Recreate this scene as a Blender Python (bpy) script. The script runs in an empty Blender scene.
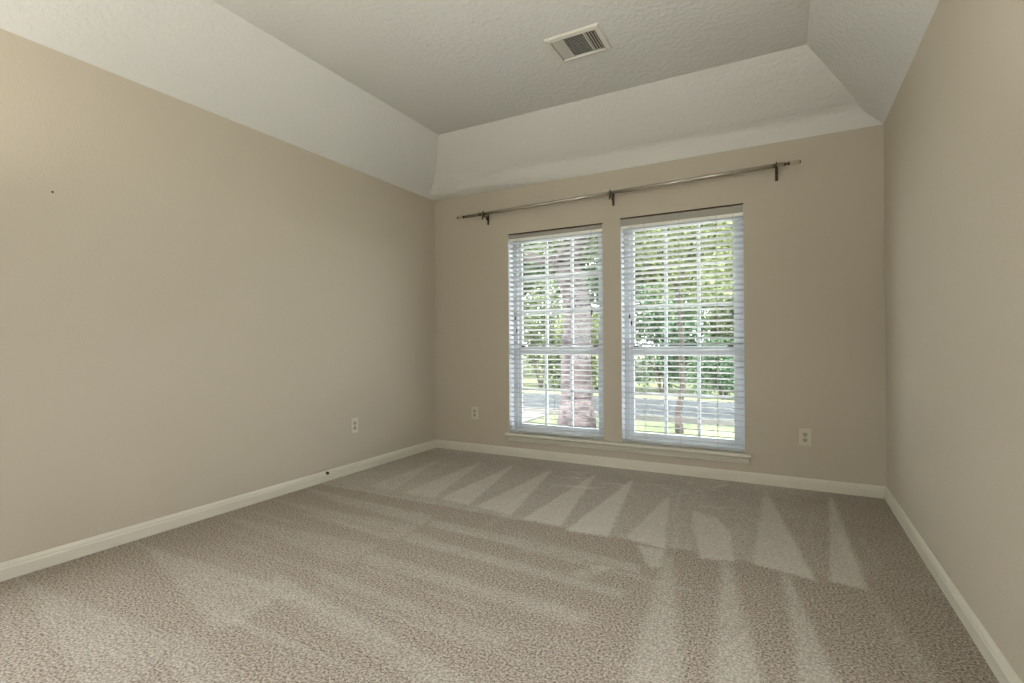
import bpy, bmesh, math, random
from mathutils import Vector, Matrix
random.seed(7)
S = bpy.context.scene
COL = S.collection

# ------------------------------------------------------------------ camera, sky, exposure
F_PX, YAW, PITCH, ROLL = 507.44, -0.4938, 0.0017, -0.0069
CAM = Vector((3.049, -4.0635, 1.0343))
fw = Vector((math.sin(YAW)*math.cos(PITCH), math.cos(YAW)*math.cos(PITCH), math.sin(PITCH)))
rt = Vector((math.cos(YAW), -math.sin(YAW), 0)); up = rt.cross(fw)
r2 = rt*math.cos(ROLL) + up*math.sin(ROLL); u2 = -rt*math.sin(ROLL) + up*math.cos(ROLL)
cd = bpy.data.cameras.new('camera'); cam = bpy.data.objects.new('camera', cd); COL.objects.link(cam)
cd.sensor_width = 36; cd.lens = F_PX/1024*36; cd.clip_start = 0.05; cd.clip_end = 300
M = Matrix((r2, u2, -fw)).transposed().to_4x4(); M.translation = CAM
cam.matrix_world = M
S.camera = cam
S.view_settings.view_transform = 'Standard'; S.view_settings.look = 'None'
S.view_settings.exposure = 0.52; S.view_settings.gamma = 1.0; S.view_settings.use_curve_mapping = False

w = bpy.data.worlds.new('sky'); S.world = w; w.use_nodes = True
bg = w.node_tree.nodes['Background']
bg.inputs[0].default_value = (0.93, 0.98, 1.0, 1); bg.inputs[1].default_value = 8.0

sd = bpy.data.lights.new('sun', 'SUN'); sd.energy = 11.0; sd.angle = math.radians(2); sd.color = (1.0, .95, .86)
sun = bpy.data.objects.new('sun', sd); COL.objects.link(sun)
sun.rotation_euler = Vector((0.1, -0.8, 1.5)).to_track_quat('Z', 'Y').to_euler()

# ------------------------------------------------------------------ materials
def mat(name, col, rough=0.8, metal=0.0, bump=None, spec=0.3, vary=None):
    m = bpy.data.materials.new(name); m.use_nodes = True
    nt = m.node_tree; b = nt.nodes['Principled BSDF']
    b.inputs['Base Color'].default_value = (*col, 1); b.inputs['Roughness'].default_value = rough
    b.inputs['Metallic'].default_value = metal; b.inputs['Specular IOR Level'].default_value = spec
    tc = nt.nodes.new('ShaderNodeTexCoord')
    if bump:
        scale, strength, dist, detail = bump
        n = nt.nodes.new('ShaderNodeTexNoise'); n.inputs['Scale'].default_value = scale
        n.inputs['Detail'].default_value = detail
        nt.links.new(tc.outputs['Object'], n.inputs['Vector'])
        bp = nt.nodes.new('ShaderNodeBump'); bp.inputs['Strength'].default_value = strength
        bp.inputs['Distance'].default_value = dist
        nt.links.new(n.outputs['Fac'], bp.inputs['Height']); nt.links.new(bp.outputs['Normal'], b.inputs['Normal'])
    if vary:
        col2, scale = vary
        n = nt.nodes.new('ShaderNodeTexNoise'); n.inputs['Scale'].default_value = scale; n.inputs['Detail'].default_value = 3
        nt.links.new(tc.outputs['Object'], n.inputs['Vector'])
        rp = nt.nodes.new('ShaderNodeValToRGB'); rp.color_ramp.elements[0].position = 0.38; rp.color_ramp.elements[1].position = 0.62
        rp.color_ramp.elements[0].color = (*col, 1); rp.color_ramp.elements[1].color = (*col2, 1)
        nt.links.new(n.outputs['Fac'], rp.inputs[0]); nt.links.new(rp.outputs[0], b.inputs['Base Color'])
    return m

WALL = mat('wall_paint', (0.500, 0.447, 0.362), 0.75, bump=(90, 0.35, 0.004, 3), spec=0.25)
CEIL = mat('ceiling_paint', (0.64, 0.635, 0.605), 0.85, bump=(38, 0.55, 0.010, 4), spec=0.2)
TRIM = mat('trim_paint', (0.620, 0.590, 0.500), 0.45, spec=0.4)
BLIND = mat('blind_vinyl', (0.49, 0.505, 0.51), 0.45, spec=0.4)
HEAD = mat('headrail_enamel', (0.36, 0.345, 0.30), 0.5)
VALM = mat('valance_vinyl', (0.82, 0.82, 0.76), 0.4)
VINYL = mat('window_vinyl', (0.60, 0.63, 0.67), 0.4)
CORD = mat('cord', (0.45, 0.45, 0.43), 0.9)
TASSEL = mat('tassel', (0.06, 0.05, 0.04), 0.6)
GAP_SHADE = mat('head_gap_shade', (0.07, 0.045, 0.03), 0.9)
PLATE = mat('outlet_plastic', (0.60, 0.56, 0.46), 0.35)
PLATE2 = mat('outlet_socket', (0.42, 0.38, 0.30), 0.4)
SLOT = mat('outlet_slot', (0.03, 0.025, 0.02), 0.7)
METAL = mat('rod_metal', (0.50, 0.47, 0.41), 0.25, metal=0.75)
DARKM = mat('bronze', (0.07, 0.05, 0.035), 0.4, metal=0.6)
VENT = mat('vent_enamel', (0.60, 0.58, 0.52), 0.45)
VENTD = mat('vent_dark', (0.12, 0.115, 0.10), 0.9)
BLACK = mat('black_plastic', (0.012, 0.012, 0.012), 0.5)
BARK = mat('bark', (0.03, 0.024, 0.027), 0.95, bump=(14, 0.8, 0.03, 5), vary=((0.085, 0.07, 0.075), 9))
BARK2 = mat('bark_brown', (0.05, 0.042, 0.04), 0.95, bump=(14, 0.8, 0.03, 5))
GRASS = mat('grass', (0.085, 0.105, 0.055), 0.95, vary=((0.14, 0.16, 0.09), 1.2), bump=(60, 0.6, 0.03, 3))
ROAD = mat('asphalt', (0.028, 0.034, 0.038), 0.9, vary=((0.04, 0.046, 0.05), 3))
CONC = mat('concrete', (0.12, 0.12, 0.11), 0.9, vary=((0.16, 0.155, 0.145), 2))
PALE = mat('bounce_paving', (0.62, 0.61, 0.58), 0.9, vary=((0.68, 0.66, 0.62), 2))
SIDING = mat('siding', (0.50, 0.42, 0.38), 0.9)
ROOFM = mat('shingle', (0.16, 0.15, 0.15), 0.9)
def leafmat(name, a, b_):
    m = bpy.data.materials.new(name); m.use_nodes = True; nt = m.node_tree
    nt.nodes.remove(nt.nodes['Principled BSDF']); out = nt.nodes['Material Output']
    geo = nt.nodes.new('ShaderNodeNewGeometry'); rp = nt.nodes.new('ShaderNodeValToRGB')
    rp.color_ramp.elements[0].color = (*a, 1); rp.color_ramp.elements[1].color = (*b_, 1)
    nt.links.new(geo.outputs['Random Per Island'], rp.inputs[0])
    d = nt.nodes.new('ShaderNodeBsdfDiffuse'); t = nt.nodes.new('ShaderNodeBsdfTranslucent'); mx = nt.nodes.new('ShaderNodeMixShader')
    mx.inputs[0].default_value = 0.45
    nt.links.new(rp.outputs[0], d.inputs[0]); nt.links.new(rp.outputs[0], t.inputs[0])
    nt.links.new(d.outputs[0], mx.inputs[1]); nt.links.new(t.outputs[0], mx.inputs[2]); nt.links.new(mx.outputs[0], out.inputs[0])
    return m
LEAF = [leafmat('leaf_green', (0.03, 0.055, 0.03), (0.28, 0.33, 0.20)),
        leafmat('leaf_yellow_green', (0.04, 0.06, 0.02), (0.30, 0.35, 0.18)),
        leafmat('leaf_dark', (0.02, 0.05, 0.03), (0.18, 0.26, 0.17))]
def glassmat(name, fac, rough=0.02, tint=(1, 1, 1)):
    m = bpy.data.materials.new(name); m.use_nodes = True; nt = m.node_tree
    nt.nodes.remove(nt.nodes['Principled BSDF']); out = nt.nodes['Material Output']
    t = nt.nodes.new('ShaderNodeBsdfTransparent'); t.inputs[0].default_value = (*tint, 1)
    g = nt.nodes.new('ShaderNodeBsdfGlossy'); g.inputs['Roughness'].default_value = rough
    mx = nt.nodes.new('ShaderNodeMixShader'); mx.inputs[0].default_value = fac
    nt.links.new(t.outputs[0], mx.inputs[1]); nt.links.new(g.outputs[0], mx.inputs[2]); nt.links.new(mx.outputs[0], out.inputs[0])
    return m
GLASS = glassmat('window_glass', 0.015)
ACRYL = glassmat('clear_acrylic', 0.14, 0.05, (0.96, 0.95, 0.92))

def carpet_material():
    m = bpy.data.materials.new('carpet'); m.use_nodes = True; nt = m.node_tree; L = nt.links
    b = nt.nodes['Principled BSDF']; b.inputs['Roughness'].default_value = 1.0; b.inputs['Specular IOR Level'].default_value = 0.05
    tc = nt.nodes.new('ShaderNodeTexCoord')
    at = nt.nodes.new('ShaderNodeAttribute'); at.attribute_name = 'nap_skylight'
    n1 = nt.nodes.new('ShaderNodeTexNoise'); n1.inputs['Scale'].default_value = 112; n1.inputs['Detail'].default_value = 3; n1.inputs['Roughness'].default_value = 0.78
    n2 = nt.nodes.new('ShaderNodeTexNoise'); n2.inputs['Scale'].default_value = 7; n2.inputs['Detail'].default_value = 4
    for n in (n1, n2): L.new(tc.outputs['Object'], n.inputs['Vector'])
    rp = nt.nodes.new('ShaderNodeValToRGB'); e = rp.color_ramp.elements
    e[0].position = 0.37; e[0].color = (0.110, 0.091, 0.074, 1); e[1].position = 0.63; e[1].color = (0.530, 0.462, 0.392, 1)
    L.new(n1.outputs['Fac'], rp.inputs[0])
    # brushed pile reflects more; value also holds painted window light
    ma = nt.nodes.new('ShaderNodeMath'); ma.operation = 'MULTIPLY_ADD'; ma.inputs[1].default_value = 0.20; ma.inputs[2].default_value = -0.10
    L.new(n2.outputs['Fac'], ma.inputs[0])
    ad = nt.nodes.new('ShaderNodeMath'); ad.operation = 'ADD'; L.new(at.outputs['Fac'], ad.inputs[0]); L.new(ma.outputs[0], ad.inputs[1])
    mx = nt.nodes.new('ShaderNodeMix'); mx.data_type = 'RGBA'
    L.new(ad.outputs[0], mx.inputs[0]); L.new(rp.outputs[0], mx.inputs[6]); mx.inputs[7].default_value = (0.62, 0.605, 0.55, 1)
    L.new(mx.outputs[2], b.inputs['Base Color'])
    bp = nt.nodes.new('ShaderNodeBump'); bp.inputs['Strength'].default_value = 0.6; bp.inputs['Distance'].default_value = 0.006
    L.new(n1.outputs['Fac'], bp.inputs['Height']); L.new(bp.outputs['Normal'], b.inputs['Normal'])
    return m
CARPET = carpet_material()

# ------------------------------------------------------------------ helpers
def link(name, bm, m, parent=None, smooth=False):
    me = bpy.data.meshes.new(name); bm.normal_update(); bm.to_mesh(me); bm.free()
    for mm in (m if isinstance(m, (list, tuple)) else [m]): me.materials.append(mm)
    if smooth:
        for p in me.polygons: p.use_smooth = True
    o = bpy.data.objects.new(name, me); COL.objects.link(o)
    if parent: o.parent = parent
    return o
def bx(bm, x0, x1, y0, y1, z0, z1, bev=0.0, mi=0):
    vs = [bm.verts.new((x, y, z)) for x in (x0, x1) for y in (y0, y1) for z in (z0, z1)]
    fs = [bm.faces.new([vs[i] for i in f]) for f in ((0,1,3,2),(4,6,7,5),(0,4,5,1),(2,3,7,6),(0,2,6,4),(1,5,7,3))]
    for f in fs: f.material_index = mi
    if bev:
        es = list({e for f in fs for e in f.edges})
        bmesh.ops.bevel(bm, geom=es, offset=bev, segments=2, affect='EDGES', profile=0.5)
def tube(bm, p0, p1, r0, r1=None, n=16, caps=True):
    p0, p1 = Vector(p0), Vector(p1); r1 = r0 if r1 is None else r1
    d = (p1-p0).normalized(); a = d.orthogonal().normalized(); b = d.cross(a)
    A = [bm.verts.new(p0 + (a*math.cos(t)+b*math.sin(t))*r0) for t in [2*math.pi*i/n for i in range(n)]]
    B = [bm.verts.new(p1 + (a*math.cos(t)+b*math.sin(t))*r1) for t in [2*math.pi*i/n for i in range(n)]]
    for i in range(n): bm.faces.new((A[i], A[(i+1) % n], B[(i+1) % n], B[i]))
    if caps: bm.faces.new(A[::-1]); bm.faces.new(B)
def lathe_x(bm, x0, y, z, prof, n=20):   # prof: (dx, r)
    rings = []
    for dx, r in prof:
        rings.append([bm.verts.new((x0+dx, y+r*math.cos(2*math.pi*i/n), z+r*math.sin(2*math.pi*i/n))) for i in range(n)])
    for A, B in zip(rings, rings[1:]):
        for i in range(n): bm.faces.new((A[i], A[(i+1) % n], B[(i+1) % n], B[i]))
    bm.faces.new(rings[0]); bm.faces.new(rings[-1][::-1])
def sweep(bm, prof, p0, p1, out):   # prof [(o,z)] swept p0->p1, o along 'out'
    p0, p1, out = Vector(p0), Vector(p1), Vector(out)
    A = [bm.verts.new(p0+out*o+Vector((0,0,z))) for o, z in prof]; B = [bm.verts.new(p1+out*o+Vector((0,0,z))) for o, z in prof]
    n = len(prof)
    for i in range(n): bm.faces.new((A[i], A[(i+1) % n], B[(i+1) % n], B[i]))
    bm.faces.new(A[::-1]); bm.faces.new(B)
    bmesh.ops.recalc_face_normals(bm, faces=bm.faces)
def struct(name, bm, m, parent=None, smooth=False):
    o = link(name, bm, m, parent, smooth); o['kind'] = 'structure'; return o
def tag(o, label, cat, group=None):
    o['label'] = label; o['category'] = cat
    if group: o['group'] = group
    return o
def empty(name, loc=(0,0,0)):
    o = bpy.data.objects.new(name, None); COL.objects.link(o); o.location = loc; return o

# ------------------------------------------------------------------ room dimensions
W, ZC, H = 3.6238, 2.44, 2.8835
AL, AB, AR = 0.3486, 0.395, 0.443
YR = -4.85                     # rear wall
WT = 0.15
WIN = [(0.828, 1.720), (1.872, 2.786)]; WZ0 = 0.214; TOPS = (2.017, 2.036)

# floor with vacuum marks in the pile, window skylight painted in at the back
def tri_mask(x, y, poly):
    ins = False; n = len(poly); dmin = 9
    for i in range(n):
        (x0, y0), (x1, y1) = poly[i], poly[(i+1) % n]
        if (y0 > y) != (y1 > y) and x < (x1-x0)*(y-y0)/(y1-y0)+x0: ins = not ins
        dx, dy = x1-x0, y1-y0; t = max(0, min(1, ((x-x0)*dx+(y-y0)*dy)/(dx*dx+dy*dy+1e-9)))
        dmin = min(dmin, math.hypot(x-x0-t*dx, y-y0-t*dy))
    return ins, dmin
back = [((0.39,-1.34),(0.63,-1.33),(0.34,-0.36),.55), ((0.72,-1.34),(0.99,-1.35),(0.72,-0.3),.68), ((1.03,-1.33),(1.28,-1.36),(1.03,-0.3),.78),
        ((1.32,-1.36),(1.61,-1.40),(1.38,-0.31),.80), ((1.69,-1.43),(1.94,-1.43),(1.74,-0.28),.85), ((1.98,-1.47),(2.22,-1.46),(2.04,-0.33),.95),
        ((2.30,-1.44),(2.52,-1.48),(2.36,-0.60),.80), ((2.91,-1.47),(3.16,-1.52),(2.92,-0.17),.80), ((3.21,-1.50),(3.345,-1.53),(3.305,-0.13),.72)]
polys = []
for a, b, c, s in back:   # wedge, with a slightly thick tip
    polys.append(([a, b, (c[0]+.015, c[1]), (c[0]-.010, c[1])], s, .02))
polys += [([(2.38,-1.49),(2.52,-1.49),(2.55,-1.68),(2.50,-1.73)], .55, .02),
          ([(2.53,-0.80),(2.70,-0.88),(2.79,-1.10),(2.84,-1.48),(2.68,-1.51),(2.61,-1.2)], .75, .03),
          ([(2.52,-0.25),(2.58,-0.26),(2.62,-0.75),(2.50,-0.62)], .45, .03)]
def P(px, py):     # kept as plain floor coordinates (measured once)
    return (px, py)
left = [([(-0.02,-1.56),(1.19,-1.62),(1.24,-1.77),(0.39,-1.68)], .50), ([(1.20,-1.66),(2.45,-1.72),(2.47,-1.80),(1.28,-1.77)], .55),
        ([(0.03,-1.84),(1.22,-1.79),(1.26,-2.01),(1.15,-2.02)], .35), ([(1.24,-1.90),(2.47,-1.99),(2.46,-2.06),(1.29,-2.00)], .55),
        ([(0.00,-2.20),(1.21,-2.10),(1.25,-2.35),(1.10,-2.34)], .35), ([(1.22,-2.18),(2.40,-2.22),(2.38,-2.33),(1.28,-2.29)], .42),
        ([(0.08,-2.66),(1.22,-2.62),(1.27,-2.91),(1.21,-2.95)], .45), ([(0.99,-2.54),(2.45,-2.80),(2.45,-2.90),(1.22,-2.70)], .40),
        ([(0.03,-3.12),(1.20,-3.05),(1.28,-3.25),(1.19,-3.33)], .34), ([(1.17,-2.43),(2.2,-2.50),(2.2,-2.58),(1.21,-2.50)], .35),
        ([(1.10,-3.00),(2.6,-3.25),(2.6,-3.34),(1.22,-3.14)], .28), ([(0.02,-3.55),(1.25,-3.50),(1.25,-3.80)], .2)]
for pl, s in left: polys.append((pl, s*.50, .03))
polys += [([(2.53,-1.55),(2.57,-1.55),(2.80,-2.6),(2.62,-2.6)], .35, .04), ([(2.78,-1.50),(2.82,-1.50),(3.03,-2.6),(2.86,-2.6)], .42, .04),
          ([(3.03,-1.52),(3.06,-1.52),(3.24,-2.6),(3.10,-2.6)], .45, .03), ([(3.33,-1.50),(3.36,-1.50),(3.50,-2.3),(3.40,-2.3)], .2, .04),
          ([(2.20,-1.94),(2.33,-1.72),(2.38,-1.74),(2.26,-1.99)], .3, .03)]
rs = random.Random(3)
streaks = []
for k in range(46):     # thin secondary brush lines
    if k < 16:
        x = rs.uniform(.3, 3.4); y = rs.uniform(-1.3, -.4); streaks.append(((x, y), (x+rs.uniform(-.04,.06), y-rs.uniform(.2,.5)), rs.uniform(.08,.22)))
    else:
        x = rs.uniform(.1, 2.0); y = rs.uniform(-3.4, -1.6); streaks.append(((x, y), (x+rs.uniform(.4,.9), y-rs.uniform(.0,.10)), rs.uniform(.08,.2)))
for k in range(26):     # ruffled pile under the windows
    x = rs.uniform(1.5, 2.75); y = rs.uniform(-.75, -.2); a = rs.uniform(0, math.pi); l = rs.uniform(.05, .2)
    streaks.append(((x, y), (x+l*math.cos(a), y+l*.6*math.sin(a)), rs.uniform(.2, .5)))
def nap_skylight(x, y):
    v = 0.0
    if y > -1.45: v = 0.36*max(0, min(1, (y+1.47)/.04))*(1-max(0, min(1, (x-2.9)/.5))*.7)  # back area's pile tone, raised to paint in window skylight
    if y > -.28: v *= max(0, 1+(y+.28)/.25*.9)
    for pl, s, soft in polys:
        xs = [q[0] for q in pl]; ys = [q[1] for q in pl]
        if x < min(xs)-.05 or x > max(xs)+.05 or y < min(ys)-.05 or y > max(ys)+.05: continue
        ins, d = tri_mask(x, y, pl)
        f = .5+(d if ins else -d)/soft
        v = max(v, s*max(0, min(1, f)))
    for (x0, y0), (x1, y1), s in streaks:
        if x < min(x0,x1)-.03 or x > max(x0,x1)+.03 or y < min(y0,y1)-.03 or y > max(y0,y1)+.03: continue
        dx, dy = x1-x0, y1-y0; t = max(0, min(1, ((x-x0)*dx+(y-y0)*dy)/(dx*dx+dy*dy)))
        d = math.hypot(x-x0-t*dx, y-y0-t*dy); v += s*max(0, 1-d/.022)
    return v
def floor():
    nx, ny = 230, 310
    me = bpy.data.meshes.new('floor'); vs = []; fs = []; val = []
    for j in range(ny+1):
        for i in range(nx+1):
            x = W*i/nx; y = YR*j/ny
            v = nap_skylight(x, y); vs.append((x, y, 0.004*min(v, 1))); val.append(v)
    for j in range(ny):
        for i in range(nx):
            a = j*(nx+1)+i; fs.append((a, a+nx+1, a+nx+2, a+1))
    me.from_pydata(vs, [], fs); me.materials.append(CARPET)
    at = me.attributes.new('nap_skylight', 'FLOAT', 'POINT'); at.data.foreach_set('value', [min(.8, q*.66) for q in val])
    o = bpy.data.objects.new('floor', me); COL.objects.link(o); o['kind'] = 'structure'
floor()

# walls
bm = bmesh.new()
ZT = ZC
bx(bm, -WT, WIN[0][0], 0, WT, -.05, ZT); bx(bm, WIN[0][1], WIN[1][0], 0, WT, -.05, ZT); bx(bm, WIN[1][1], W+WT, 0, WT, -.05, ZT)
for (a, b), WZ1 in zip(WIN, TOPS): bx(bm, a, b, 0, WT, -.05, WZ0); bx(bm, a, b, 0, WT, WZ1, ZT)
struct('wall_back', bm, WALL)
# side walls, each with an unseen opening added to light the room
SOL = (-4.75, -3.52, .55, 2.25); SOR = (-3.66, -2.70, .80, 2.22)
def side_wall(name, xa, xb, so):
    bm = bmesh.new(); a, b, c, d = so
    bx(bm, xa, xb, YR-WT, a, -.05, ZC); bx(bm, xa, xb, b, 0, -.05, ZC); bx(bm, xa, xb, a, b, -.05, c); bx(bm, xa, xb, a, b, d, ZC)
    struct(name, bm, WALL)
side_wall('wall_left', -WT, 0, SOL); side_wall('wall_right', W, W+WT, SOR)
bm = bmesh.new(); bx(bm, 0, W, YR-WT, YR, -.05, ZC); struct('wall_rear', bm, WALL)

# tray ceiling
bm = bmesh.new()
def quad(*p): return bm.faces.new([bm.verts.new(q) for q in p])
e = 0.12
quad((-.2, .2, H), (W+.2, .2, H), (W+.2, YR-.2, H), (-.2, YR-.2, H))
kl = (H-ZC)/AL; kr = (H-ZC)/AR
quad((0, 0.1, ZC), (0, YR, ZC), (AL+e, YR, ZC+kl*(AL+e)), (AL+e, 0.1, ZC+kl*(AL+e)))
quad((W, 0.1, ZC), (W, YR, ZC), (W-AR-e, YR, ZC+kr*(AR+e)), (W-AR-e, 0.1, ZC+kr*(AR+e)))
quad((0, YR, ZC), (W, YR, ZC), (W, YR+AB+e, ZC+(H-ZC)/AB*(AB+e)), (0, YR+AB+e, ZC+(H-ZC)/AB*(AB+e)))
# back slope: short soft upright band above the wall, then the slope
pL = [(0,0,2.44), (0,-.070,2.446), (0,-.120,2.475), (0,-.135,2.52), (0,-.145,2.565), (0,-.175,2.61), (0,-.205,2.655), (0,-.395,2.8835), (0,-.50,3.01)]
pR = [(0,0,2.44), (0,-.001,2.47), (0,-.002,2.51), (0,-.006,2.55), (0,-.022,2.572), (0,-.065,2.592), (0,-.105,2.612), (0,-.395,2.8835), (0,-.50,2.982)]
nseg = 24; grid = []
for i in range(nseg+1):
    t = i/nseg; f = (1-t)**2.2; xx = W*t
    grid.append([bm.verts.new((xx, a[1]*f+b[1]*(1-f), a[2]*f+b[2]*(1-f))) for a, b in zip(pL, pR)])
sm = []
for A, B in zip(grid, grid[1:]):
    for j in range(len(A)-1): sm.append(bm.faces.new((A[j], A[j+1], B[j+1], B[j])))
for f in sm: f.smooth = True
bmesh.ops.recalc_face_normals(bm, faces=bm.faces)
struct('ceiling', bm, CEIL)

# baseboards
bp = [(0,-.01), (.014,-.01), (.014,.050), (.011,.058), (.011,.064), (.006,.072), (.003,.078), (0,.079)]
bm = bmesh.new(); sweep(bm, bp, (0,0,0), (0,YR,0), (1,0,0)); struct('baseboard_left', bm, TRIM)
bm = bmesh.new(); sweep(bm, bp, (W,0,0), (W,YR,0), (-1,0,0)); struct('baseboard_right', bm, TRIM)
bm = bmesh.new(); sweep(bm, bp, (0,0,0), (W,0,0), (0,-1,0)); struct('baseboard_back', bm, TRIM)

# window stool and apron (one run under both windows)
bm = bmesh.new()
st = [(0,.190), (.046,.190), (.052,.194), (.054,.202), (.052,.210), (.046,.214), (0,.214)]
sweep(bm, st, (.808,0,0), (2.826,0,0), (0,-1,0))
for a, b in WIN: bx(bm, a, b, 0, .10, .190, .2145)
struct('trim_1', bm, TRIM)
bm = bmesh.new()
ap = [(0,.140), (.012,.140), (.018,.146), (.018,.158), (.024,.166), (.024,.178), (.032,.190), (0,.190)]
sweep(bm, ap, (.822,0,0), (2.812,0,0), (0,-1,0)); struct('trim_2', bm, TRIM)

# windows
def window(idx, x0, x1, WZ1):
    y0, y1 = .095, .145
    bm = bmesh.new(); f = .045
    bx(bm, x0, x0+f, y0, y1, WZ0, WZ1, .003); bx(bm, x1-f, x1, y0, y1, WZ0, WZ1, .003)
    bx(bm, x0+f, x1-f, y0, y1, WZ1-f, WZ1, .003); bx(bm, x0+f, x1-f, y0, y1, WZ0, WZ0+f, .003)
    bx(bm, x0, x0+.002, .001, y0, WZ0+.002, WZ1); bx(bm, x1-.002, x1, .001, y0, WZ0+.002, WZ1)      # painted jambs
    root = struct('window_%d' % idx, bm, VINYL)
    def sash(za, zb, ya, yb, rows, name):
        bm = bmesh.new(); r = .034; a, b = x0+f, x1-f
        bx(bm, a, a+r, ya, yb, za, zb, .003); bx(bm, b-r, b, ya, yb, za, zb, .003)
        bx(bm, a+r, b-r, ya, yb, zb-(.070 if rows == 2 else r), zb, .003); bx(bm, a+r, b-r, ya, yb, za, za+r, .003)
        s = link(name, bm, VINYL, root)
        bm = bmesh.new(); m = .012; ia, ib = a+r, b-r; iz, jz = za+r, zb-(.070 if rows == 2 else r); ym = (ya+yb)/2
        for k in (1, 2): xx = ia+(ib-ia)*k/3; bx(bm, xx-m, xx+m, ym-.008, ym+.008, iz, jz)
        for k in range(1, rows): zz = iz+(jz-iz)*k/rows; bx(bm, ia, ib, ym-.0075, ym+.0075, zz-m, zz+m)
        link('muntins', bm, VINYL, s)
        bm = bmesh.new(); bx(bm, ia, ib, ym-.002, ym+.002, iz, jz); link('window_pane', bm, GLASS, s)
        return s
    sash(WZ0+f-.005, .995, .100, .120, 2, 'lower_sash')
    sash(.960, WZ1-f+.005, .122, .142, 3, 'upper_sash')
    for xx in (x0+.10, x1-.10):
        bm = bmesh.new(); bx(bm, xx-.018, xx+.018, .088, .100, .990, 1.002, .002); bx(bm, xx-.006, xx+.02, .082, .092, .994, 1.004, .001)
        link('sash_latch', bm, DARKM, root)
for i, (a, b) in enumerate(WIN): window(i+1, a, b, TOPS[i])

# blinds
def blind(x0, x1, WZ1, label, ladders, cords):
    root = empty('window_blind', ((x0+x1)/2, .03, WZ0)); inv = Matrix.Translation(-Vector(root.location))
    tag(root, label, 'blind')
    def part(name, bm, m, smooth=False):
        bmesh.ops.transform(bm, matrix=inv, verts=bm.verts); return link(name, bm, m, root, smooth)
    a, b = x0+.003, x1-.003
    bm = bmesh.new(); bx(bm, a, b, .012, .060, 1.968, WZ1-.005, .002); part('headrail', bm, HEAD)
    bm = bmesh.new(); bx(bm, a-.002, b+.002, .004, .011, 1.950, 1.974, .002); part('valance', bm, VALM)
    bm = bmesh.new(); n = 39; ztop, zbot = 1.935, .268; half = .0255; th = .0030; tilt = math.radians(TILT)
    for k in range(n):
        zc = zbot+(ztop-zbot)*k/(n-1); pts = []
        for u in (-1, -.5, 0, .5, 1):          # u=-1 room edge
            cy = u*half; cz = .0025*(1-u*u)
            pts.append((.032+cy*math.cos(tilt)+cz*math.sin(tilt), zc-cy*math.sin(tilt)+cz*math.cos(tilt)))
        loop = [(y, z+th/2) for y, z in pts]+[(y, z-th/2) for y, z in pts[::-1]]
        A = [bm.verts.new((a, y, z)) for y, z in loop]; B = [bm.verts.new((b, y, z)) for y, z in loop]; m_ = len(loop)
        for i in range(m_): bm.faces.new((A[i], A[(i+1) % m_], B[(i+1) % m_], B[i]))
        bm.faces.new(A[::-1]); bm.faces.new(B)
    bmesh.ops.recalc_face_normals(bm, faces=bm.faces); part('slats', bm, BLIND)
    bm = bmesh.new(); bx(bm, a, b, .008, .056, .219, .237, .004); part('bottom_rail', bm, BLIND)
    for x in ladders:
        bm = bmesh.new()
        tube(bm, (x, .005, .235), (x, .005, 1.975), .0018, n=6); tube(bm, (x, .059, .235), (x, .059, 1.975), .0012, n=6)
        part('ladder_cord', bm, CORD)
        bm = bmesh.new(); bx(bm, x-.009, x+.009, .0062, .0085, .222, .232, .001); part('cord_plug', bm, CORD)
    for x, z in cords:
        bm = bmesh.new(); tube(bm, (x, -.004, z), (x, -.004, 1.965), .0011, n=6); c = part('pull_cord', bm, CORD)
        bm = bmesh.new()
        tube(bm, (x, -.004, z-.035), (x, -.004, z-.008), .0065, .006, 10); tube(bm, (x, -.004, z-.008), (x, -.004, z+.003), .006, .002, 10)
        bmesh.ops.transform(bm, matrix=inv, verts=bm.verts); link('tassel', bm, TASSEL, c)
TILT = 14
blind(*WIN[0], TOPS[0], 'narrow-looking left window blind of white horizontal slats, nearer the corner', (.93, 1.275, 1.615), ((.900, 1.27), (.915, 1.16), (1.625, 1.30)))
blind(*WIN[1], TOPS[1], 'right window blind of white horizontal slats, beside the wide bare wall and outlet', (2.06, 2.33, 2.60), ((1.945, 1.255), (1.960, 1.20), (2.712, 1.26)))

# dark strip standing in for the shaded gap at each opening's head
for i, (a, b) in enumerate(WIN):
    WZ1 = TOPS[i]
    bm = bmesh.new(); bx(bm, a-.003, b+.003, -.003, .010, WZ1-.0025, WZ1+.0025); struct('trim_%d' % (3+i), bm, GAP_SHADE)

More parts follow.
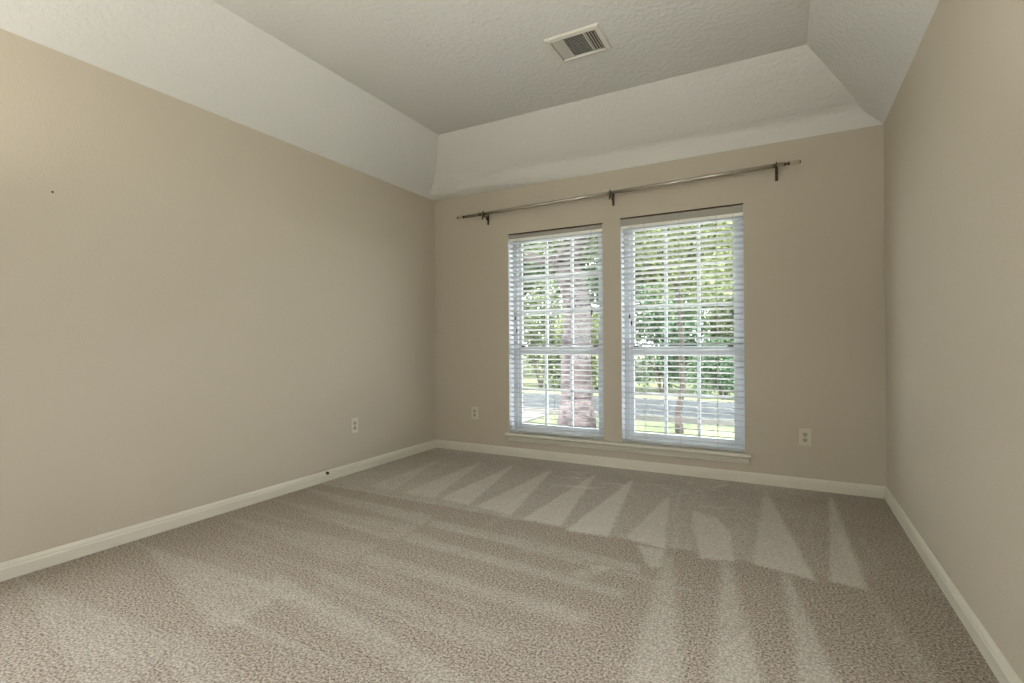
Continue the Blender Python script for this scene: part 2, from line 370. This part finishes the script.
# curtain rod
RY = -.085
def rz(x): return 2.212+(x-.4)*(2.252-2.212)/(3.05-.4)
rod = empty('curtain_rod', (1.8, RY, rz(1.8))); tag(rod, 'long metal curtain rod with clear finials mounted above both windows', 'curtain rod')
ri = Matrix.Translation(-Vector(rod.location))
def rpart(name, bm, m, parent=rod, smooth=False):
    bmesh.ops.recalc_face_normals(bm, faces=bm.faces)
    bmesh.ops.transform(bm, matrix=ri, verts=bm.verts); return link(name, bm, m, parent, smooth)
bm = bmesh.new(); tube(bm, (.43, RY, rz(.43)), (1.85, RY, rz(1.85)), .0140, n=20); rpart('inner_tube', bm, METAL, smooth=True)
bm = bmesh.new(); tube(bm, (1.80, RY, rz(1.80)), (3.052, RY, rz(3.052)), .0152, n=20); rpart('outer_tube', bm, METAL, smooth=True)
for s, xe in ((-1, .432), (1, 3.050)):
    z = rz(xe); bm = bmesh.new()
    lathe_x(bm, xe, RY, z, [(0,.013), (s*.010,.013), (s*.014,.007), (s*.020,.0065), (s*.026,.013), (s*.034,.0135), (s*.036,.006)])
    fin = rpart('finial', bm, DARKM)
    bm = bmesh.new()
    x2 = xe+s*.036
    lathe_x(bm, x2, RY, z, [(0,.012), (s*.004,.016), (s*.052,.018), (s*.058,.014)], 12); rpart('finial_glass', bm, ACRYL, fin)
    bm = bmesh.new(); lathe_x(bm, x2+s*.0585, RY, z, [(0,.010), (s*.005,.010), (s*.007,.006)], 12); rpart('finial_cap', bm, DARKM, fin)
bm = bmesh.new(); lathe_x(bm, .575, RY, rz(.58), [(0,.0125), (.002,.017), (.012,.017), (.014,.0125)]); rpart('rod_collar', bm, DARKM)
for bxp in (.620, 1.816, 3.004):
    z = rz(bxp); bm = bmesh.new()
    bx(bm, bxp-.010, bxp+.010, -.004, 0, z-.085, z+.012, .0015)           # wall plate
    bx(bm, bxp-.007, bxp+.007, RY-.004, -.003, z-.026, z-.019, .001)      # arm
    bx(bm, bxp-.007, bxp+.007, -.030, -.003, z-.048, z-.020, .001)
    for k in range(10):                                                    # cradle
        a0 = math.pi*(1.0+k/10); a1 = math.pi*(1.0+(k+1)/10); r = .0165
        tube(bm, (bxp, RY+r*math.cos(a0), z+r*math.sin(a0)), (bxp, RY+r*math.cos(a1), z+r*math.sin(a1)), .0045, n=8)
    tube(bm, (bxp, RY-.0165, z), (bxp, RY-.0165, z+.018), .0045, n=8); tube(bm, (bxp, RY, z+.010), (bxp, RY, z+.024), .004, n=8)
    tube(bm, (bxp, RY-.012, z-.022), (bxp, RY-.020, z-.055), .0075, .0065, 10)   # hanging thumb screw
    br = rpart('bracket', bm, DARKM)

# outlets
def outlet(label, loc, rot):
    root = empty('wall_outlet', loc); root.rotation_euler = (0, 0, rot); tag(root, label, 'outlet')
    bm = bmesh.new(); bx(bm, -.037, .037, -.007, 0, -.060, .060, .003); link('cover_plate', bm, PLATE, root)
    for s in (-1, 1):
        bm = bmesh.new(); n = 20; A = []
        pts = []
        for i in range(n):
            t = 2*math.pi*i/n; pts.append((max(-.0145, min(.0145, .0175*math.cos(t))), s*.0195+.0145*math.sin(t)))
        A = [bm.verts.new((x, -.0068, z)) for x, z in pts]; B = [bm.verts.new((x, -.0090, z)) for x, z in pts]
        for i in range(n): bm.faces.new((A[i], A[(i+1) % n], B[(i+1) % n], B[i]))
        bm.faces.new(B); bmesh.ops.recalc_face_normals(bm, faces=bm.faces)
        so = link('socket', bm, PLATE2, root)
        bm = bmesh.new(); z = s*.0195
        bx(bm, -.0078, -.0048, -.0096, -.0088, z-.001, z+.0085); bx(bm, .0048, .0078, -.0096, -.0088, z-.0005, z+.0075)
        tube(bm, (0, -.0088, z-.0065), (0, -.0096, z-.0065), .0030, n=10); link('slots', bm, SLOT, so)
    bm = bmesh.new(); tube(bm, (0, -.0065, 0), (0, -.0088, 0), .0030, .0026, 10); link('screw', bm, DARKM, root)
outlet('ivory wall outlet on the left wall near the far corner', (0, -1.080, .376), math.pi/2)
outlet('ivory wall outlet on window wall between left corner and left window', (.459, 0, .368), 0)
outlet('ivory wall outlet on window wall right of the right window', (3.166, 0, .362), 0)

# small fittings
bm = bmesh.new(); tube(bm, (-.004,0,0), (.008,0,0), .011, .010, 14); tube(bm, (.008,0,0), (.018,0,0), .006, .005, 12)
o = link('cable_stub', bm, BLACK); o.location = (.013, -1.366, .062); tag(o, 'tiny black round cable stub on top of the left baseboard', 'cable stub')
bm = bmesh.new(); tube(bm, (-.004,0,0), (.006,0,0), .0018, n=8); tube(bm, (.006,0,0), (.008,0,0), .005, .004, 10)
o = link('wall_nail', bm, BLACK); o.location = (0, -2.98, 1.760); tag(o, 'tiny dark nail high on the left wall near the photo edge', 'nail')

# ceiling vent
def vent():
    x0, x1, y0, y1 = 1.760, 2.105, -1.238, -.950
    cx, cy = (x0+x1)/2, (y0+y1)/2; root = empty('ceiling_vent', (cx, cy, H)); tag(root, 'white rectangular metal ceiling vent with louvres on the flat tray ceiling', 'vent')
    hx, hy = (x1-x0)/2, (y1-y0)/2
    bm = bmesh.new(); prof = [(0,0), (0,-.003), (.006,-.012), (.030,-.017), (.034,-.004)]   # inset, z
    rings = [[bm.verts.new((sx*(hx-i), sy*(hy-i), z)) for sx, sy in ((-1,-1),(1,-1),(1,1),(-1,1))] for i, z in prof]
    for A, B in zip(rings, rings[1:]):
        for k in range(4): bm.faces.new((A[k], A[(k+1) % 4], B[(k+1) % 4], B[k]))
    bmesh.ops.recalc_face_normals(bm, faces=bm.faces); link('vent_frame', bm, VENT, root)
    ix, iy = hx-.036, hy-.036
    bm = bmesh.new(); bx(bm, -ix, ix, -iy, iy, -.0015, -.0005); link('vent_duct', bm, VENTD, root)
    q = ix*.50
    for x in (-q, q):
        bm = bmesh.new(); bx(bm, x-.003, x+.003, -iy, iy, -.013, -.001); link('divider', bm, VENT, root)
    def blade(bm, p, d, w, ang, along):      # thin blade centred p, half length d, width w, tilted
        c, s = math.cos(ang)*w/2, math.sin(ang)*w/2; t = .0006
        if along == 'x': pts = [(-d,-c,-s), (d,-c,-s), (d,c,s), (-d,c,s)]
        else: pts = [(-c,-d,-s), (-c,d,-s), (c,d,s), (c,-d,s)]
        lo = [bm.verts.new((p[0]+a, p[1]+b, p[2]+z-t)) for a, b, z in pts]; hi = [bm.verts.new((p[0]+a, p[1]+b, p[2]+z+t)) for a, b, z in pts]
        bm.faces.new(lo); bm.faces.new(hi[::-1])
        for k in range(4): bm.faces.new((lo[k], lo[(k+1) % 4], hi[(k+1) % 4], hi[k]))
    bm = bmesh.new(); n = 15
    for k in range(n): blade(bm, (0, -iy+(k+.5)*2*iy/n, -.007), q-.004, .011, math.radians(35), 'x')
    link('centre_louvres', bm, VENT, root)
    for sgn in (-1, 1):
        bm = bmesh.new(); n = 4
        for k in range(n): blade(bm, (sgn*(q+.004+(k+.5)*(ix-q-.004)/n), 0, -.008), iy-.001, .014, math.radians(-40*sgn), 'y')
        link('side_louvres', bm, VENT, root)
vent()

# two unseen uplighters added beside and behind the camera to brighten the room
def fill_uplighter(x, y, power, label):
    root = empty('fill_lamp', (x, y, 0)); tag(root, label, 'added fill lamp', 'added fill uplighters')
    n = 28
    def lathe(prof):
        bm = bmesh.new()
        R = [[bm.verts.new((r*math.cos(2*math.pi*k/n), r*math.sin(2*math.pi*k/n), z)) for k in range(n)] for r, z in prof]
        for A, B in zip(R, R[1:]):
            for k in range(n): bm.faces.new((A[k], A[(k+1) % n], B[(k+1) % n], B[k]))
        bmesh.ops.recalc_face_normals(bm, faces=bm.faces); return bm
    link('base', lathe([(.001,.030), (.03,.030), (.13,.018), (.14,.004), (.14,.001)]), DARKM, root, True)
    link('pole', lathe([(.012,.02), (.012,1.68)]), DARKM, root, True)
    link('lamp_shade', lathe([(.012,1.665), (.08,1.675), (.15,1.72), (.172,1.77), (.168,1.77), (.145,1.725), (.07,1.685), (.001,1.68)]), VENT, root, True)
    m = bpy.data.materials.new('bulb'); m.use_nodes = True; b = m.node_tree.nodes['Principled BSDF']
    b.inputs['Emission Color'].default_value = (1.0, .97, .90, 1); b.inputs['Emission Strength'].default_value = power
    link('bulb', lathe([(.001,1.70), (.045,1.715), (.06,1.75), (.045,1.785), (.001,1.80)]), m, root, True)
fill_uplighter(.45, -4.1, 165, 'added bronze fill uplighter behind the camera by the left wall')
fill_uplighter(3.32, -3.45, 330, 'added bronze fill uplighter beside the camera at the right wall')

# ------------------------------------------------------------------ outdoors
GZ = -.35
bm = bmesh.new(); n = 40
def gp(x0, x1, y0, y1, z): bm.faces.new([bm.verts.new(q) for q in ((x0,y0,z),(x1,y0,z),(x1,y1,z),(x0,y1,z))])
gp(-45, 45, -30, 60, GZ); struct('lawn', bm, GRASS)
bm = bmesh.new(); bx(bm, -45, 45, 5.0, 8.2, GZ-.05, GZ+.02); struct('road', bm, ROAD)
bm = bmesh.new(); bx(bm, -45, 45, 4.85, 5.0, GZ-.05, GZ+.10, .02); struct('kerb', bm, CONC)
bm = bmesh.new(); bx(bm, -12, 10, WT, 2.6, GZ-.05, GZ+.03); struct('bounce_strip', bm, PALE)  # unseen pale strip added to bounce skylight onto the ceiling
bm = bmesh.new(); bx(bm, -2.6, -.9, 2.6, 4.85, GZ-.05, GZ+.03); struct('driveway', bm, CONC)
bm = bmesh.new(); bx(bm, W+WT, 14, -12, WT, GZ-.05, GZ+.03); bx(bm, -10, -WT, -12, -1, GZ-.05, GZ+.03); struct('bounce_slab', bm, PALE)  # unseen pale slabs added to bounce light in through the side openings

DENS = (2.2, .75)
def leaves(name, blobs, count, size, m, parent, rnd):
    vs, fs = [], []; count = int(count*DENS[0]); size *= DENS[1]
    tot = sum(r[0]*r[1]*r[2] for _, r in blobs)
    for c, r in blobs:
        for _ in range(int(count*r[0]*r[1]*r[2]/tot)):
            while True:
                p = Vector((rnd.uniform(-1,1), rnd.uniform(-1,1), rnd.uniform(-1,1)))
                if .15 < p.length < 1: break
            p = Vector((c[0]+p.x*r[0], c[1]+p.y*r[1], c[2]+p.z*r[2]))
            a = Vector((rnd.gauss(0,1), rnd.gauss(0,1), rnd.gauss(0,.6))).normalized(); b = a.orthogonal().normalized()
            b = (Matrix.Rotation(rnd.uniform(0,6.28), 3, a) @ b); s = size*rnd.uniform(.6, 1.4)
            i = len(vs); vs += [p-a*s, p+b*s*.45, p+a*s, p-b*s*.45]; fs.append((i, i+1, i+2, i+3))
    me = bpy.data.meshes.new(name); me.from_pydata([tuple(v) for v in vs], [], fs); me.materials.append(m)
    o = bpy.data.objects.new(name, me); COL.objects.link(o); o.parent = parent; return o
def trunk(bm, h, r, rnd, branches, spread):
    n = 8; pts = [Vector((rnd.uniform(-.03,.03)*i, rnd.uniform(-.03,.03)*i, -.1+(h+.1)*i/n)) for i in range(n+1)]
    for i in range(n):
        f0, f1 = 1-.6*i/n, 1-.6*(i+1)/n
        if i == 0: f0 = 1.25
        tube(bm, pts[i], pts[i+1], r*f0, r*f1, 14, caps=(i in (0, n-1)))
    tips = [pts[-1]]
    for k in range(branches):
        i = rnd.randint(n//2, n-1); p = pts[i]; a = 2*math.pi*k/branches+rnd.uniform(-.4,.4)
        q = p+Vector((math.cos(a)*spread*rnd.uniform(.5,.9), math.sin(a)*spread*rnd.uniform(.5,.9), rnd.uniform(.3,.8)*spread))
        mid = (p+q)/2+Vector((0,0,-.08*spread)); tube(bm, p, mid, r*.38, r*.22, 8); tube(bm, mid, q, r*.22, r*.08, 8); tips.append(q)
    return tips
def tree(label, x, y, h, r, crown_r, cz, count, size, lm, bark, seed, low=None):
    rnd = random.Random(seed); root = empty('tree', (x, y, GZ)); tag(root, label, 'tree', 'trees outside the windows')
    bm = bmesh.new(); tips = trunk(bm, h, r, rnd, 7, crown_r*.8); link('trunk', bm, bark, root, True)
    blobs = [((t.x, t.y, t.z), (crown_r*rnd.uniform(.35,.6),)*2+(crown_r*rnd.uniform(.28,.45),)) for t in tips]
    for _ in range(9):
        a = rnd.uniform(0, 6.28); q = crown_r*rnd.uniform(.2, .8)
        blobs.append(((q*math.cos(a), q*math.sin(a), cz+rnd.uniform(-.45,.5)*crown_r), (crown_r*.38,)*2+(crown_r*.26,)))
    leaves('foliage', blobs, count, size, lm, root, rnd)
def shrub(label, x, y, rx, ry, h, count, size, lm, seed):
    rnd = random.Random(seed); root = empty('shrub', (x, y, GZ)); tag(root, label, 'shrub', 'shrubs outside the windows')
    bm = bmesh.new()
    for k in range(6):
        a = k*1.05; tube(bm, (0,0,-.05), (math.cos(a)*rx*.6, math.sin(a)*ry*.6, h*.7), .02, .008, 6)
    link('stems', bm, BARK2, root)
    blobs = [((rnd.uniform(-.6,.6)*rx, rnd.uniform(-.6,.6)*ry, h*rnd.uniform(.25,.75)), (rx*.5, ry*.5, h*.3)) for _ in range(8)]
    leaves('foliage', blobs, count, size, lm, root, rnd)

tree('thick grey-mauve trunked tree seen through the left window', .28, 3.1, 5.2, .26, 2.0, 3.9, 5000, .07, LEAF[0], BARK, 1)
tree('thin young tree on the lawn seen through the right window', 1.64, 3.9, 3.0, .055, 1.5, 2.9, 3500, .06, LEAF[1], BARK2, 2)
tree('leafy tree just across the road behind the right window', 1.6, 12.8, 7, .22, 3.6, 4.6, 8000, .14, LEAF[1], BARK2, 3)
tree('tall green tree across the road at the far left', -9.0, 13.5, 8, .3, 4.0, 4.6, 7000, .15, LEAF[0], BARK, 4)
tree('broad tree across the road behind the thick trunk', -4.2, 14.0, 8, .28, 4.2, 5.0, 8000, .15, LEAF[2], BARK, 5)
tree('dense distant tree filling the gap between the windows', -1.2, 17.5, 9, .3, 4.4, 5.2, 8000, .16, LEAF[0], BARK2, 6)
tree('distant tree rising behind the right side of the right window', 3.6, 17.0, 9, .3, 4.4, 5.2, 8000, .16, LEAF[0], BARK, 7)
tree('distant tree far left beyond the others', -13.5, 19, 10, .3, 5.0, 6.0, 7000, .18, LEAF[2], BARK, 8)
shrub('round green shrub at the far roadside right of the thin tree', 1.75, 8.9, .8, .5, 1.5, 3000, .05, LEAF[2], 11)
shrub('low green shrub left of the driveway', -3.7, 4.0, .6, .4, .9, 2500, .05, LEAF[2], 12)
for k, (x, y, lab) in enumerate([(-18, 27, 'farthest tree row, leftmost of the far trees'), (-11.5, 26, 'farthest tree row, second of the far trees from the left'),
        (-6, 27.5, 'farthest tree row, tree behind the broad one'), (-.5, 27, 'farthest tree row, tree behind the right window'), (5.5, 26, 'farthest tree row, rightmost of the far trees')]):
    tree(lab, x, y, 9, .3, 4.6, 4.2, 5000, .26, LEAF[k % 3], BARK, 40+k)
for k, (x, y, lab) in enumerate([(-7.2, 9.4, 'hedge shrub across the road, far left'), (-5.2, 9.3, 'hedge shrub across the road, second from left'),
        (-3.3, 9.5, 'hedge shrub across the road, left of the middle'), (-1.5, 9.3, 'hedge shrub across the road, right of the middle'),
        (.2, 9.5, 'hedge shrub across the road behind the right window left edge'), (1.9, 10.6, 'hedge shrub across the road behind the thin tree'),
        (3.8, 9.4, 'hedge shrub across the road, far right')]):
    shrub(lab, x, y, 1.1, .6, 2.5+.4*(k % 3), 3800, .07, LEAF[(k+1) % 3], 20+k)
